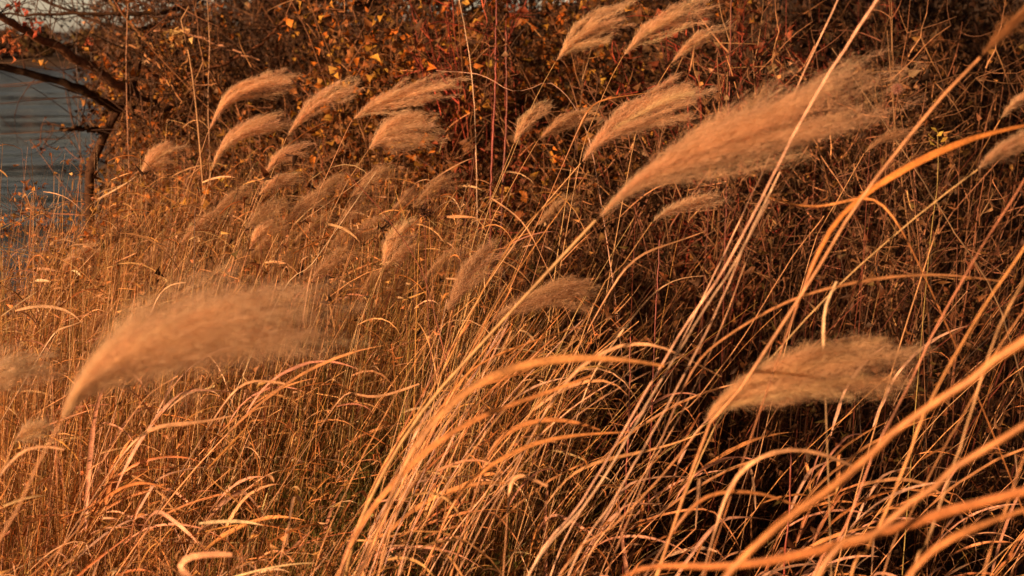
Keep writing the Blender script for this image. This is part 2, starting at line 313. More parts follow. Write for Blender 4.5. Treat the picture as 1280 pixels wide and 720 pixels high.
# ------------------------------------------------------------------ shrubs
def grow(seed, kind):
    """one shrub about 2.5 m tall at the origin: list of stem meshes and a foliage mesh"""
    r = np.random.default_rng(seed); stems = []; fol = MB(); tips = []
    spec = dict(brown=(9, .28, BROWN, .014), red=(13, .12, (.22, .045, .025), .012), leafy=(8, .3, BROWN, .014), twiggy=(9, .32, (.19, .10, .052), .014), dark=(9, .35, DARK, .018))[kind]
    for i in range(spec[0]):
        mb = MB(); az = r.uniform(0, 6.28); ln = abs(r.normal(spec[1], .12)); h = r.uniform(1.7, 2.7)
        t = np.linspace(0, 1, 9)[:, None]; d = np.array([math.cos(az), math.sin(az), 0])
        base = d * r.uniform(.02, .18)
        P = base + np.array([0, 0, 1.]) * h * (t - .12 * t * t) + d * ln * h * t ** 1.5 + .05 * np.cumsum(r.normal(0, .45, (9, 3)), 0) * t
        mb.tubes(P, spec[3] * np.linspace(1, .3, 9), jit(spec[2], 1), 5)
        nb = 9 if kind != 'red' else 4; A = []; 
        for j in range(nb):
            q = r.uniform(2.5, 8); o = P[int(q)] + (P[min(8, int(q) + 1)] - P[int(q)]) * (q % 1); dd = unit(r.normal(0, 1, 3) + [0.3, 0, .7]); L = r.uniform(.3, .8) * (1.2 - q / 10)
            s = np.linspace(0, 1, 6)[:, None]; B = o + dd * L * s + np.array([0, 0, .25]) * L * s * s + .03 * np.cumsum(r.normal(0, .5, (6, 3)), 0) * s
            A.append(B)
            for _ in range(4):
                z = r.integers(1, 6); d3 = unit(r.normal(0, 1, 3) + dd * .7); L3 = r.uniform(.08, .28); s3 = np.linspace(0, 1, 6)[:, None]
                A.append(B[z] + d3 * L3 * s3 + r.normal(0, .015, 3) * np.sin(s3 * 3)); tips.append(A[-1])
            tips.append(B)
        A = np.array(A); mb.tubes(A, np.linspace(.0075, .0028, 6)[None] * r.uniform(.5, 1.4, (len(A), 1)), jit(spec[2], len(A), .5), 3); stems.append(mb)
    tips = np.array(tips); nl = dict(brown=850, red=200, leafy=1150, twiggy=200, dark=1500)[kind]
    ncl = dict(brown=34, red=12, leafy=46, twiggy=14, dark=40)[kind]; ck = r.integers(0, len(tips), ncl); cc0 = tips[ck, r.integers(2, 6, ncl)]
    cb = np.exp(r.normal(0, .6, ncl)); csz = r.uniform(.6, 1.5, ncl); k = r.integers(0, ncl, nl); loosek = r.uniform(0, 1, nl) < .3
    O = np.where(loosek[:, None], tips[r.integers(0, len(tips), nl), r.integers(1, 6, nl)], cc0[k] + r.normal(0, .065, (nl, 3)) * csz[k][:, None])
    pal = dict(brown=([(.10, .048, .022), (.17, .07, .025), (.07, .034, .017), OCHRE], [3, 2, 2, .2]), red=([(.3, .08, .04), BROWN], [1, 1]),
               leafy=([(.62, .20, .03), (.60, .33, .06), (.34, .14, .05), (.16, .08, .035)], [2, 1.6, 2.4, 1.6]),
               twiggy=([BROWN, OCHRE, (.35, .22, .12)], [2, 1, 1]), dark=([(.045, .022, .012), (.075, .035, .016), (.15, .055, .022)], [3, 2, .5]))[kind]
    br = cb[k][:, None]; fol.leaves(O, rvec(nl), R.uniform(.028, .062, nl) * csz[k], R.uniform(.016, .042, nl) * csz[k], mixcol(nl, pal[0], pal[1]) * np.minimum(br, 1.3) * .7, .35)
    return stems, fol
PROTO = {}
SHRUB_INFO = dict(
    brown=('brown_shrub', 'brown shrub with withered leaves in the thicket behind the grass', 'withered brown shrubs of the thicket'),
    red=('red_stemmed_shrub', 'shrub of upright dark red stems rising from the thicket', 'red stemmed shrubs of the thicket'),
    leafy=('orange_leaved_shrub', 'shrub still holding orange and yellow autumn leaves in the thicket', 'orange leaved shrubs of the thicket'),
    twiggy=('bare_shrub', 'almost bare shrub of pale fine twigs in the thicket', 'bare twiggy shrubs of the thicket'),
    dark=('dark_shrub', 'dark brown dense shrub at the back of the thicket', 'dark shrubs at the back of the thicket'))
def column_name(px):
    return ['behind the left row of plumes', 'behind the centre left pair of plumes', 'below the two top centre plumes', 'behind the long broad plume', 'in the upper right corner'][int(np.digitize(px, [330, 560, 800, 1080]))]
def shrub(kind, x, y, sc, label=None, alt=0):
    key = (kind, alt)
    if key not in PROTO:
        st, fo = grow(hash(kind) % 1 + 100 * (1 + list(SHRUB_INFO).index(kind)) + alt, kind); nm = SHRUB_INFO[kind][0]
        PROTO[key] = [s_.mesh('stem', M_TWIG) for s_ in st], fo.mesh('foliage', M_FOL, smooth=False)
    nm, lab, grp = SHRUB_INFO[kind]
    e = empty(nm, (x, y, float(zg(x, y)) - .03)); e.rotation_euler = (0, R.uniform(0, .12), R.uniform(0, 6.28)); e.scale = (sc,) * 3
    where = column_name(640 + FPX * x / y)
    tag(e, label or lab.replace('in the thicket', '').replace('of the thicket', '').replace('behind the grass', '').strip() + ', ' + where, 'shrub', None if label else grp + ' ' + where)
    for me in PROTO[key][0]: o = bpy.data.objects.new('stem', me); COL.objects.link(o); o.parent = e
    o = bpy.data.objects.new('foliage', PROTO[key][1]); COL.objects.link(o); o.parent = e
    return e
def gp(px, y): return (px - 640) / FPX * y      # ground x for a picture column at a distance
shrub('leafy', gp(480, 7.2), 7.2, .95, 'orange leaved shrub behind the plumes at upper centre left, brightest leaves of the thicket')
shrub('leafy', gp(720, 7.6), 7.6, .85, 'yellow and orange leaved shrub behind the paired plumes at top centre', 1)
shrub('red', gp(625, 6.6), 6.6, 1.0, 'tall dark red stems standing between the orange and the yellow leaved shrubs')
shrub('red', gp(915, 6.2), 6.2, 1.0, 'dark red stems rising behind the small plume at upper right centre', 1)
shrub('twiggy', gp(790, 6.4), 6.4, .8, 'bare shrub of forked pale twigs just below the paired top plumes')
shrub('twiggy', gp(1120, 6.0), 6.0, .85, 'bare crooked shrub in the dark upper right corner of the thicket', 1)
shrub('brown', gp(340, 7.6), 7.6, .9, 'withered brown shrub at the river edge behind the left row of plumes')
shrub('brown', gp(560, 8.2), 8.2, 1.0, alt=1); shrub('brown', gp(850, 7.6), 7.6, .95); shrub('brown', gp(1010, 7.0), 7.0, .9, alt=1)
shrub('brown', gp(1220, 7.0), 7.0, .95); shrub('red', gp(1080, 7.8), 7.8, 1.0)
shrub('dark', gp(420, 9.5), 9.5, 1.0); shrub('dark', gp(650, 9.2), 9.2, 1.05, alt=1); shrub('dark', gp(780, 9.4), 9.4, 1.0); shrub('dark', gp(940, 8.8), 8.8, 1.0, alt=1)
shrub('dark', gp(1150, 8.8), 8.8, 1.0); shrub('dark', gp(1290, 8.6), 8.6, 1.0, alt=1); shrub('leafy', gp(300, 10.5), 10.5, .9); shrub('brown', gp(250, 9.4), 9.4, .75, alt=1)
for px, y, sc, al, lab in [(500, 6.5, .86, 0, 'orange leaved shrub directly above the centre left pair of plumes'), (405, 7.2, .84, 1, 'orange leaved shrub behind the upright narrow plume'), (560, 7.0, .9, 0, 'orange leaved shrub left of the thick red stem'), (705, 6.9, .84, 1, 'orange leaved shrub left of the two top centre plumes'), (255, 7.6, .8, 0, 'orange leaved shrub beside the leaning tree')]:
    shrub('leafy', gp(px, y), y, sc, lab, al)
for px, y, k, sc in [(235, 8.2, 'brown', .72), (285, 8.6, 'twiggy', .85), (222, 10.5, 'dark', .7), (255, 12.5, 'dark', .85), (222, 15.5, 'brown', .9), (242, 20, 'dark', 1.0), (285, 16, 'brown', 1.0), (200, 9.3, 'brown', .5), (168, 8.4, 'brown', .44), (150, 6.6, 'leafy', .42), (188, 6.5, 'brown', .50), (112, 6.3, 'leafy', .42), (225, 6.7, 'leafy', .56), (20, 5.4, 'leafy', .52), (66, 5.8, 'brown', .50), (130, 6.2, 'brown', .42), (1000, 5.6, 'twiggy', .8), (1190, 5.3, 'twiggy', .78), (880, 5.9, 'twiggy', .85), (700, 6.0, 'twiggy', .75), (420, 6.8, 'twiggy', .75), (395, 8.4, 'brown', .9)]:
    shrub(k, gp(px, y), y, sc)
for px, y, sc in [(246, 13, 1.15), (275, 15, 1.3), (310, 14, 1.35), (345, 16, 1.5), (385, 13.5, 1.3), (430, 15.5, 1.5), (480, 14, 1.4), (540, 16, 1.5), (600, 13.5, 1.35), (650, 16, 1.5), (300, 18, 1.5), (410, 18, 1.6)]:
    shrub('dark', gp(px, y), y, sc, alt=int(px) % 2)
for i, (px, y) in enumerate([(330, 12), (450, 12.5), (560, 11.5), (690, 12), (830, 11.5), (980, 11.3), (1110, 11.5), (1250, 11.2), (1370, 9.5), (1450, 11.5), (1400, 7.5), (270, 13.5), (390, 15), (520, 15), (660, 15), (800, 15), (950, 14.5), (1100, 14.5), (1260, 14.5), (1420, 14.5)]):
    shrub(['dark', 'brown', 'dark', 'leafy', 'brown', 'twiggy'][i % 6], gp(px, y), y, R.uniform(.95, 1.2), alt=i % 2)

# ------------------------------------------------------------------ leaning tree at the water's edge, upper left
D0 = 7.0
def wood(pts, d0, d1, w0, w1, col, name, parent, org, k=7, n=22, wob=.012):
    P = np.array([at(px, py, d0 + (d1 - d0) * i / (len(pts) - 1)) for i, (px, py) in enumerate(pts)])
    Q = cr(P, n); Q[1:-1] += R.normal(0, wob, (n - 2, 3)) * .5
    b_ = MB(); b_.tubes(Q, np.linspace(w0, w1, n) * (1 + R.normal(0, .06, n)), jit(col, 1, .05), k); b_.build(name, M_BARK, parent, org); return Q
fork = at(150, 132, D0); rx, ry = fork[0] - .15, D0 + .1
root = np.array([rx, ry, float(zg(rx, ry)) - .05]); tree = empty('leaning_tree', root)
tag(tree, 'small dark leaning tree reaching bare limbs over the river at upper left', 'tree')
tp = cr([root, at(112, 250, D0 + .05), at(124, 185, D0), fork, at(166, 108, D0), at(176, 60, D0 + .1)], 24)
b = MB(); b.tubes(tp, np.linspace(.075, .035, 24), np.array(DARK), 8); b.build('trunk', M_BARK, tree, root)
BK = (.19, .10, .05)
limbs = [wood([(162, 114), (128, 94), (94, 75), (56, 53), (30, 38), (0, 21), (-60, -10)], D0, D0 - .9, .052, .028, BK, 'limb', tree, root),
 wood([(150, 136), (131, 129), (105, 111), (56, 98), (0, 83), (-70, 72)], D0, D0 - .7, .045, .026, DARK, 'limb', tree, root),
 wood([(240, 4), (220, 11), (206, 18), (160, 18), (75, 17), (0, 20), (-50, 24)], D0 + .2, D0 - .4, .024, .008, DARK, 'limb', tree, root),
 wood([(250, 36), (215, 34), (197, 29), (160, 35), (116, 26), (88, 13), (56, 0), (20, -20)], D0 + .2, D0, .026, .012, DARK, 'limb', tree, root),
 wood([(176, 60), (165, 30), (146, 11), (130, -25)], D0 + .1, D0, .026, .014, BK, 'limb', tree, root),
 wood([(176, 60), (188, 45), (240, 4), (300, -30)], D0 + .1, D0 + .2, .028, .014, DARK, 'limb', tree, root),
 wood([(165, 30), (197, 64), (216, 82), (226, 82), (234, 71), (232, 50)], D0 - .1, D0 - .2, .016, .007, (.32, .17, .08), 'limb', tree, root),
 wood([(161, 57), (178, 66), (199, 86), (223, 120), (224, 135)], D0 - .2, D0 - .3, .014, .006, (.34, .2, .1), 'limb', tree, root),
 wood([(160, 118), (166, 140), (178, 155), (200, 178)], D0 - .1, D0 - .3, .02, .008, DARK, 'limb', tree, root),
 wood([(172, 85), (215, 100), (262, 84), (318, 60), (360, 20)], D0 + .1, D0 + .5, .03, .010, BK, 'limb', tree, root),
 wood([(160, 112), (205, 135), (250, 128), (290, 150)], D0, D0 + .3, .028, .009, DARK, 'limb', tree, root),
 wood([(190, 40), (228, 38), (280, 60), (325, 75)], D0 + .1, D0 - .1, .018, .008, (.3, .18, .1), 'limb', tree, root),
 wood([(128, 163), (110, 161), (75, 162)], D0, D0 - .2, .03, .02, DARK, 'limb', tree, root)]
b = MB()
for k in range(210):
    L = limbs[k % len(limbs)]; o = L[R.integers(4, 21)]; d = unit(R.normal(0, 1, 3) + [-.4, 0, .8]); ln = R.uniform(.15, .9); s = np.linspace(0, 1, 6)[:, None]
    b.tubes(o + d * ln * s + R.normal(0, .05, 3) * np.sin(s * 3), np.linspace(.006, .002, 6), jit(DARK, 1), 3)
b.build('twigs', M_TWIG, tree, root)
b = MB()
for (px, py, sp, n, c) in [(16, 60, 20, 26, (.46, .15, .07)), (4, 48, 10, 8, (.42, .14, .06)), (20, 8, 14, 12, (.34, .07, .04)), (42, 33, 8, 12, (.4, .09, .05)), (50, 78, 8, 8, (.5, .26, .06)), (110, 55, 10, 10, (.36, .1, .05)), (210, 95, 24, 30, (.5, .24, .08)), (185, 75, 8, 10, PALE)]:
    O = np.array([at(px + R.normal(0, sp * .5), py + R.normal(0, sp * .4), D0 - .7 + R.normal(0, .12) + (.5 if px > 90 else 0)) for _ in range(n)])
    b.leaves(O, rvec(n), R.uniform(.02, .05, n), R.uniform(.012, .028, n), jit(c, n, .25), .3)
b.build('foliage', M_FOL, tree, root, smooth=False)

# small leafy trees added out of view at left to shade the right-hand thicket
for (tx, ty, th_) in [(-3.2, 2.27, 6.3), (-3.05, 3.7, 6.4)]:
    rt = np.array([tx, ty, float(zg(tx, ty)) - .05]); e = empty('added_shade_tree', rt); tag(e, 'brown leaved shade tree added out of view at left, the %s one' % ('nearer' if ty < 3 else 'farther'), 'tree')
    tr_ = cr([rt, rt + [.05, 0, 1.3], rt + [-.03, .05, 2.6], rt + [0.02, 0, th_ - .3]], 20); mb = MB(); mb.tubes(tr_, np.linspace(.12, .03, 20), np.array(BROWN), 8); mb.build('trunk', M_BARK, e, rt)
    tips = []
    for k in range(16):
        o = tr_[R.integers(10, 19)]; az = R.uniform(0, 6.28); d = unit(np.array([math.cos(az), math.sin(az), R.uniform(.1, .9)])); ln = R.uniform(.5, 1.1); s_ = np.linspace(0, 1, 8)[:, None]
        Q = o + d * ln * s_ + R.normal(0, .04, 3) * np.sin(s_ * 3); mb = MB(); mb.tubes(Q, np.linspace(.03, .008, 8), np.array(BROWN), 5); mb.build('limb', M_BARK, e, rt); tips += list(Q[3:])
    tips = np.array(tips); n = 5200; O = tips[R.integers(0, len(tips), n)] + R.normal(0, .2, (n, 3)); O = O[O[:, 2] > 2.45]; n = len(O)
    mb = MB(); mb.leaves(O, rvec(n), R.uniform(.05, .09, n), R.uniform(.035, .06, n), mixcol(n, [BROWN, RUST, OCHRE], [2, 1, 1]), .3); mb.build('foliage', M_FOL, e, rt, smooth=False)

# upright stems crossing the sky gap
def rooted(pts, d, dr=0.0, lean=.35, name='x', n=26, ground=True):
    """px polyline (root side first) at distance d (number or pair root->tip) carried down to the soil"""
    d0, d1 = (d, d) if np.isscalar(d) else d
    P = [at(px, py, d0 + (d1 - d0) * i / (len(pts) - 1)) for i, (px, py) in enumerate(pts)]
    if not ground: return cr(P, n), P[0]
    v = unit(P[0] - P[1]); z0 = float(zg(P[0][0], P[0][1])); h = P[0][2] - z0
    if h > .02:
        hor = v[:2] / max(-v[2], .35); off = np.clip(hor * h * lean, -.45, .45)
        rt = np.array([P[0][0] + off[0], P[0][1] + off[1] + dr, 0]); rt[2] = float(zg(rt[0], rt[1])) - .02
        mid = P[0] * .5 + rt * .5; mid[:2] += off * .18
        P = [rt, mid] + P
    else: rt = P[0] - [0, 0, .02]; P[0] = rt
    return cr(P, n), rt
def stalk(pts, d, w, col, label, name='grass_cane', cat='cane', group=None, leaves=0, dr=0., w1=.5, head=None):
    Q, rt = rooted(pts, d, dr, n=64); Q[1:-1] += R.normal(0, w * .10, (62, 3)); w = w * .9; n = len(Q); e = empty(name, rt); tag(e, label, cat, group)
    mb = MB(); ww = w * np.linspace(1, w1, n); nod = np.arange(n) % 13 == 9; mb.tubes(Q, ww * (1 + .25 * nod) * np.exp(R.normal(0, .06, n)), jit(col, 1, .06)[:, None] * (np.where(nod, .5, 1) * np.exp(np.convolve(R.normal(0, .5, n + 4), np.ones(5) / 5, 'valid')))[None, :, None], 8, streak=.2); mb.build('stem', M_STALK, e, rt)
    for i in range(leaves):
        q = Q[int(n * R.uniform(.35, .8))]; az = R.normal(0, .6); mb = MB(); L = R.uniform(.12, .3)
        arch(q[None], np.array([[math.cos(az), math.sin(az) * .5, 0]]), np.array([L]), R.uniform(.2, .9, 1), R.uniform(.5, 1.3, 1), np.array([R.uniform(.004, .008)]), jit(STRAW, 1), mb, 7); mb.build('leaf', M_LEAF, e, rt)
    return e, Q
def blade(pts, d, wpx, col, label, taper=(.5, 1, 1, .75, .1), name='grass_blade', face=None, dr=0., ground=True):
    """one broad dry leaf blade, rising from the soil as a narrow sheath"""
    Q, rt = rooted(pts, d, dr, n=60, ground=ground); n = len(Q)
    for _ in range(7): Q[1:-1] = Q[1:-1] * .5 + (Q[:-2] + Q[2:]) * .25
    vis = len(pts); dm = d if np.isscalar(d) else sum(d) / 2; w = wpx * dm / FPX
    P0 = at(*pts[0], d if np.isscalar(d) else d[0]); s = np.linalg.norm(Q - P0, axis=1); i0 = int(np.argmin(s)) if ground else 0
    u = np.clip((np.arange(n) - i0) / (n - 1 - i0), 0, 1); ww = np.interp(u, np.linspace(0, 1, len(taper)), taper) * w; ww = np.maximum(ww, .0012)
    if i0: ww[:i0] = np.minimum(ww[i0], .0030) * 1.0; ww = np.convolve(np.pad(ww, 3, 'edge'), np.ones(7) / 7, 'valid')
    ww = ww * (1 + .10 * np.convolve(R.normal(0, 1, n + 4), np.ones(5) / 2.2, 'valid'))
    fc = unit(np.array([-.35, -.55, .75]) + R.normal(0, .15, 3)) if face is None else np.asarray(face, float)
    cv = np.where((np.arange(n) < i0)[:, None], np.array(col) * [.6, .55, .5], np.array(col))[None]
    mb = MB(); mb.ribbons(Q, ww[None], cv * float(np.exp(R.normal(0, .08))), fc, .16); pass
    tw = np.cumsum(R.normal(0, .035, n)) + R.uniform(-.25, .25) * np.linspace(-1, 1, n); T = tang(Q); fs = unit(np.cross(T, fc)); fcs = np.cos(tw)[:, None] * fc + np.sin(tw)[:, None] * fs
    cc = cv[0] * np.exp(np.convolve(R.normal(0, .5, n + 6), np.ones(7) / 7, 'valid'))[:, None]
    e = empty('bent_reed', rt); tag(e, label, 'reed'); j = max(i0, 1)
    if ground and i0 > 2:
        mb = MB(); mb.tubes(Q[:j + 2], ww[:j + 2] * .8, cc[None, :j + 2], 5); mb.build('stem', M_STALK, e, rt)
        mb = MB(); mb.ribbons(Q[j:], ww[None, j:], cc[None, j:], fcs[None, j:], .22)
    else: mb = MB(); mb.ribbons(Q, ww[None], cc[None], fcs[None], .22)
    mb.build('leaf', M_LEAF, e, rt); return e

# ------------------------------------------------------------------ plumes
def plume_mesh(spine, up, dn, hairs, hw, col, hl=(.008, .016), K=46, loose=1.0):
    """feathery wind-blown seed head along a spine (m,3); up/dn half widths in metres; made of racemes each set with silky hairs"""
    m = 60; Sp = cr(spine, m); L = np.linalg.norm(np.diff(Sp, axis=0), axis=1).sum(); T0 = tang(Sp)
    ext = np.vstack([Sp, Sp[-1] + T0[-1] * L * np.linspace(.02, .25, 14)[:, None] - np.array([0, 0, 1.]) * L * .12 * np.linspace(0, 1, 14)[:, None] ** 2]); tt = np.r_[np.linspace(0, 1, m), 1 + np.linspace(.02, .25, 14)]
    def sp(t): return np.stack([np.interp(t, tt, ext[:, k]) for k in range(3)], -1)
    n1 = unit(np.cross(unit(Sp[-1] - Sp[0]), FW)); n1 = n1 if n1[2] > 0 else -n1; n2 = unit(np.cross(unit(Sp[-1] - Sp[0]), n1))
    t0 = R.uniform(0, 1, K) ** 1.5 * .5; t1 = np.minimum(t0 + R.uniform(.38, .72, K), R.uniform(.85, 1.16, K))
    th = R.uniform(0, 6.28, K); rr = R.uniform(.05, 1, K) ** .5; a = np.cos(th) * rr; bb = np.sin(th) * rr
    s = np.linspace(0, 1, 16)[None]; t = t0[:, None] + (t1 - t0)[:, None] * s
    wid = np.clip(t / .36, 0, 1) ** .8 * (1 - .25 * np.clip((t - .6) / .5, 0, 1)); g = (s ** .7)
    A = a[:, None] * wid * g; P = sp(t) + n1 * (np.where(A > 0, A * up, A * dn))[..., None] + n2 * (bb[:, None] * wid * g * (up + dn) * .36)[..., None]
    wv = R.normal(0, 1, (K, 1, 3)) * .006 * loose * np.sin(s * R.uniform(2, 6, (K, 1)) + R.uniform(0, 6, (K, 1)))[..., None] * s[..., None] * (L / .3); P = P + wv
    mb = MB(); cc = jit(col, K, .09, .022); mb.ribbons(P, np.full((K, 16), hw * 1.3) * np.linspace(1, .5, 16), cc * np.array([.85, .72, .6]))
    k = R.integers(0, K, hairs); q = R.uniform(.03, 1, hairs) * 14.99; qi = q.astype(int); f = (q - qi)[:, None]
    O = P[k, qi] * (1 - f) + P[k, qi + 1] * f; Tn = unit(P[k, qi + 1] - P[k, qi]); D = unit(Tn + rvec(hairs) * R.uniform(.25, .95, (hairs, 1)) * loose)
    O = O + rvec(hairs) * R.uniform(0, 1, (hairs, 1)) * .12 * (up + dn) * np.clip(q / 8, .1, 1)[:, None]
    hl_ = R.uniform(hl[0], hl[1], hairs)[:, None]; D2 = unit(D + Tn * .35 + rvec(hairs) * .25 + [0.1, 0, -.1])
    H = np.stack([O, O + D * hl_ * .5, O + D * hl_ * .5 + D2 * hl_ * .5], 1)
    mb.ribbons(H, np.array([1, .8, .25])[None] * hw * R.uniform(.6, 1.3, (hairs, 1)), cc[k] * np.exp(R.normal(0, .12, (hairs, 1))))
    return mb
PC = (.93, .70, .485)
def plumed(label, pl, st, d, up, dn, q=1, col=PC, scol=STRAW, sw=.0032, leaves=1, group=None, loose=1.0, K=None):
    """a plumed grass stem: pl = px spine of the plume base to tip, st = px stalk points from low to the plume base; up/dn half widths in px"""
    ds, dp = (d, d) if np.isscalar(d) else d
    pts = st + [pl[0]]; Q, rt = rooted(pts, (ds, dp), n=30)
    e = empty('plumed_reed', rt); tag(e, label, 'plumed reed', group); n = len(Q)
    mb = MB(); nod = np.arange(n) % 8 == 6; mb.tubes(Q, sw * np.linspace(1, .55, n) * (1 + .25 * nod), jit(scol, 1, .06)[:, None] * np.where(nod, .72, 1)[None, :, None], 6); mb.build('stalk', M_STALK, e, rt)
    up *= 1.25; dn *= 1.25
    sp3 = np.array([at(px, py, dp + .04 * i) for i, (px, py) in enumerate(pl)])
    L = np.linalg.norm(np.diff([p_ for p_ in np.array(pl, float)], axis=0), axis=1).sum()
    hw = max(.00028, .55 * dp / FPX * .62); area = L * (up + dn) * 1.0
    hairs = int(np.clip(area * (1.15 if dp < 2.6 else 1.0) * q * 1.75, 1500, 60000)); sc = dp / FPX
    pm = plume_mesh(sp3, up * sc, dn * sc, hairs, hw, col, K=K or (60 if dp < 2.6 else int(R.integers(20, 34))), loose=loose, hl=(.007, .015) if dp < 2.6 else (.007, .018)); pm.build('plume', M_PLUME, e, rt)
    for i in range(leaves):
        qq = Q[int(n * R.uniform(.45, .8))]; az = R.normal(0, .5); b_ = MB()
        arch(qq[None], np.array([[math.cos(az), math.sin(az) * .5, 0]]), np.array([R.uniform(.15, .3)]), R.uniform(.3, 1, 1), R.uniform(.5, 1.2, 1), np.array([R.uniform(.004, .007)]), jit(STRAW, 1), b_, 7); b_.build('leaf', M_LEAF, e, rt)
    return e
plumed('largest fluffy plume, near and soft, sweeping right across the lower left', [(75, 530), (105, 482), (165, 440), (245, 412), (330, 398), (425, 392)], [(-20, 760), (22, 640), (50, 575)], 1.5, 66, 66, 1.9, col=(.97, .74, .53), sw=.0045, leaves=0, K=110)
plumed('long broad plume of upper right centre crossed by two pale stalks', [(745, 275), (800, 228), (880, 190), (960, 158), (1040, 125), (1112, 95)], [(432, 720), (470, 610), (530, 512), (600, 432), (668, 358)], (2.2, 2.0), 38, 48, 1.5, sw=.0078, leaves=1, K=80)
plumed('brownish plume at lower right hanging over the dark hollow', [(878, 532), (915, 495), (975, 470), (1050, 452), (1140, 440)], [(690, 735), (770, 655), (830, 592)], 2.0, 26, 54, 1.0, col=(.86, .64, .42), sw=.0040, leaves=1, K=48, loose=1.2)
plumed('blurred pale plume cut off by the left picture edge', [(-75, 520), (-40, 485), (5, 458), (52, 446)], [(-150, 740), (-110, 610)], 2.05, 26, 34, .45, leaves=0, K=40, col=(.97, .8, .6))
plumed('left one of the two plumes at the very top centre', [(694, 78), (715, 52), (745, 30), (790, 12)], [(600, 300), (640, 195), (669, 124)], 4.0, 15, 22, 1.2)
plumed('right one of the two plumes at the very top centre', [(779, 70), (806, 44), (845, 22), (892, 2)], [(722, 215), (750, 130), (765, 95)], 4.0, 13, 18, 1.2)
plumed('small thin plume just right of and below the two top centre plumes', [(838, 80), (860, 58), (885, 42), (915, 32)], [(790, 190), (812, 125)], 4.2, 7, 10, 1)
plumed('broad arched plume, leftmost top of the left row, beside the tree', [(260, 165), (280, 130), (305, 113), (345, 105), (378, 102)], [(205, 330), (232, 242), (248, 200)], 4.4, 18, 16, 1.3)
plumed('drooping plume directly under the arched plume of the left row', [(264, 215), (275, 188), (298, 168), (330, 155), (360, 146)], [(236, 320), (252, 262)], 4.3, 15, 16, 1.3)
plumed('upright narrow plume between the arched plume and the centre left pair', [(358, 172), (378, 145), (405, 122), (450, 98)], [(310, 300), (338, 222)], 4.3, 10, 16, 1.2)
plumed('bright plume of the centre left pair, the upper one pointing right', [(440, 150), (470, 132), (515, 116), (570, 103)], [(385, 290), (418, 198)], 4.0, 13, 17, 1.4)
plumed('wide hazy plume of the centre left pair, the lower one', [(460, 188), (482, 165), (510, 155), (548, 150)], [(395, 330), (425, 245)], 3.9, 22, 30, 1.3, K=44)
plumed('lone rounded plume standing left of the left row near the river', [(174, 222), (186, 203), (205, 190), (234, 182)], [(140, 340), (160, 270)], 4.6, 10, 17, 1.3)
plumed('small curled plume, upper one of the two under the narrow upright plume', [(328, 222), (342, 203), (360, 192), (388, 184)], [(290, 330), (312, 262)], 4.2, 10, 11, 1.1)
plumed('small curled plume, lower one of the two under the narrow upright plume', [(322, 246), (338, 230), (355, 224), (380, 220)], [(286, 350), (306, 288)], 4.0, 8, 10, 1.1)
plumed('tiny greyish plume low at the far left over the bank edge', [(76, 342), (86, 325), (102, 314), (130, 306)], [(52, 430), (64, 378)], 4.4, 8, 10, 1)
plumed('slim upright plume at centre below the twig, left of the forked pair', [(642, 180), (652, 158), (668, 142), (690, 128)], [(590, 310), (618, 240)], 3.7, 8, 11, 1.1)
plumed('ragged orange tinted plume at centre, right of the slim upright one', [(672, 176), (692, 158), (718, 146), (760, 136)], [(600, 320), (640, 232)], 3.6, 8, 13, 1.1, loose=1.4, col=(.78, .56, .36))
plumed('loose plume behind the base of the long broad plume', [(726, 204), (752, 172), (790, 148), (840, 128), (902, 112)], [(548, 482), (598, 374), (662, 280)], (3.0, 2.9), 18, 24, 1.2, loose=1.3, sw=.0036)
plumed('ragged wisp directly beneath the long broad plume', [(815, 278), (840, 262), (870, 250), (910, 240)], [(735, 400), (778, 332)], 2.8, 7, 12, 1, loose=1.5)
plumed('grey brown ragged plume at centre, the upright one left of the long stalk', [(558, 392), (575, 355), (595, 325), (628, 300)], [(500, 520), (535, 445)], 3.0, 10, 24, 1.1, loose=1.4, col=(.70, .50, .34))
plumed('flat hazy plume at centre hanging right of the long stalk', [(612, 402), (645, 382), (690, 366), (742, 360)], [(520, 560), (570, 470)], 2.7, 14, 28, 1, loose=1.3, col=(.72, .52, .34))
plumed('small pale plume in the left grass above the largest plume', [(310, 314), (320, 294), (335, 283), (360, 276)], [(280, 420), (296, 360)], 3.8, 8, 13, 1)
plumed('soft plume half sunk in the grass left of the dark seed head', [(478, 334), (488, 308), (502, 288), (524, 274)], [(440, 430), (462, 380)], 3.6, 10, 16, 1)
plumed('narrow plume at the right picture edge, upper of two', [(1250, 150), (1265, 132), (1285, 120), (1320, 108)], [(1170, 290), (1215, 210)], 2.6, 6, 10, 1)
plumed('smooth plume at the right picture edge, lower of two, on a long thin stalk', [(1222, 212), (1245, 192), (1275, 176), (1330, 158)], [(880, 562), (961, 452), (1047, 358), (1149, 268)], (2.4, 2.2), 10, 16, 1.1, sw=.0036, leaves=1)
plumed('faint thin plume in the dark right of the long broad plume', [(1080, 192), (1098, 176), (1118, 168), (1152, 160)], [(1010, 330), (1045, 255)], 3.2, 5, 8, 1, col=(.72, .5, .32))
plumed('rusty brush shaped plume in the top right corner on a thick stalk', [(1225, 72), (1255, 40), (1285, 12), (1330, -25)], [(870, 575), (930, 480), (1017, 345), (1077, 247), (1175, 124)], (1.9, 1.7), 6, 7, .8, col=(.6, .34, .16), sw=.0058, leaves=0, K=30)
plumed('small blurred plume at left edge beneath the cut off pale plume', [(18, 552), (32, 540), (48, 534), (72, 530)], [(-25, 650), (2, 592)], 2.3, 10, 15, .6, col=(.97, .78, .56))
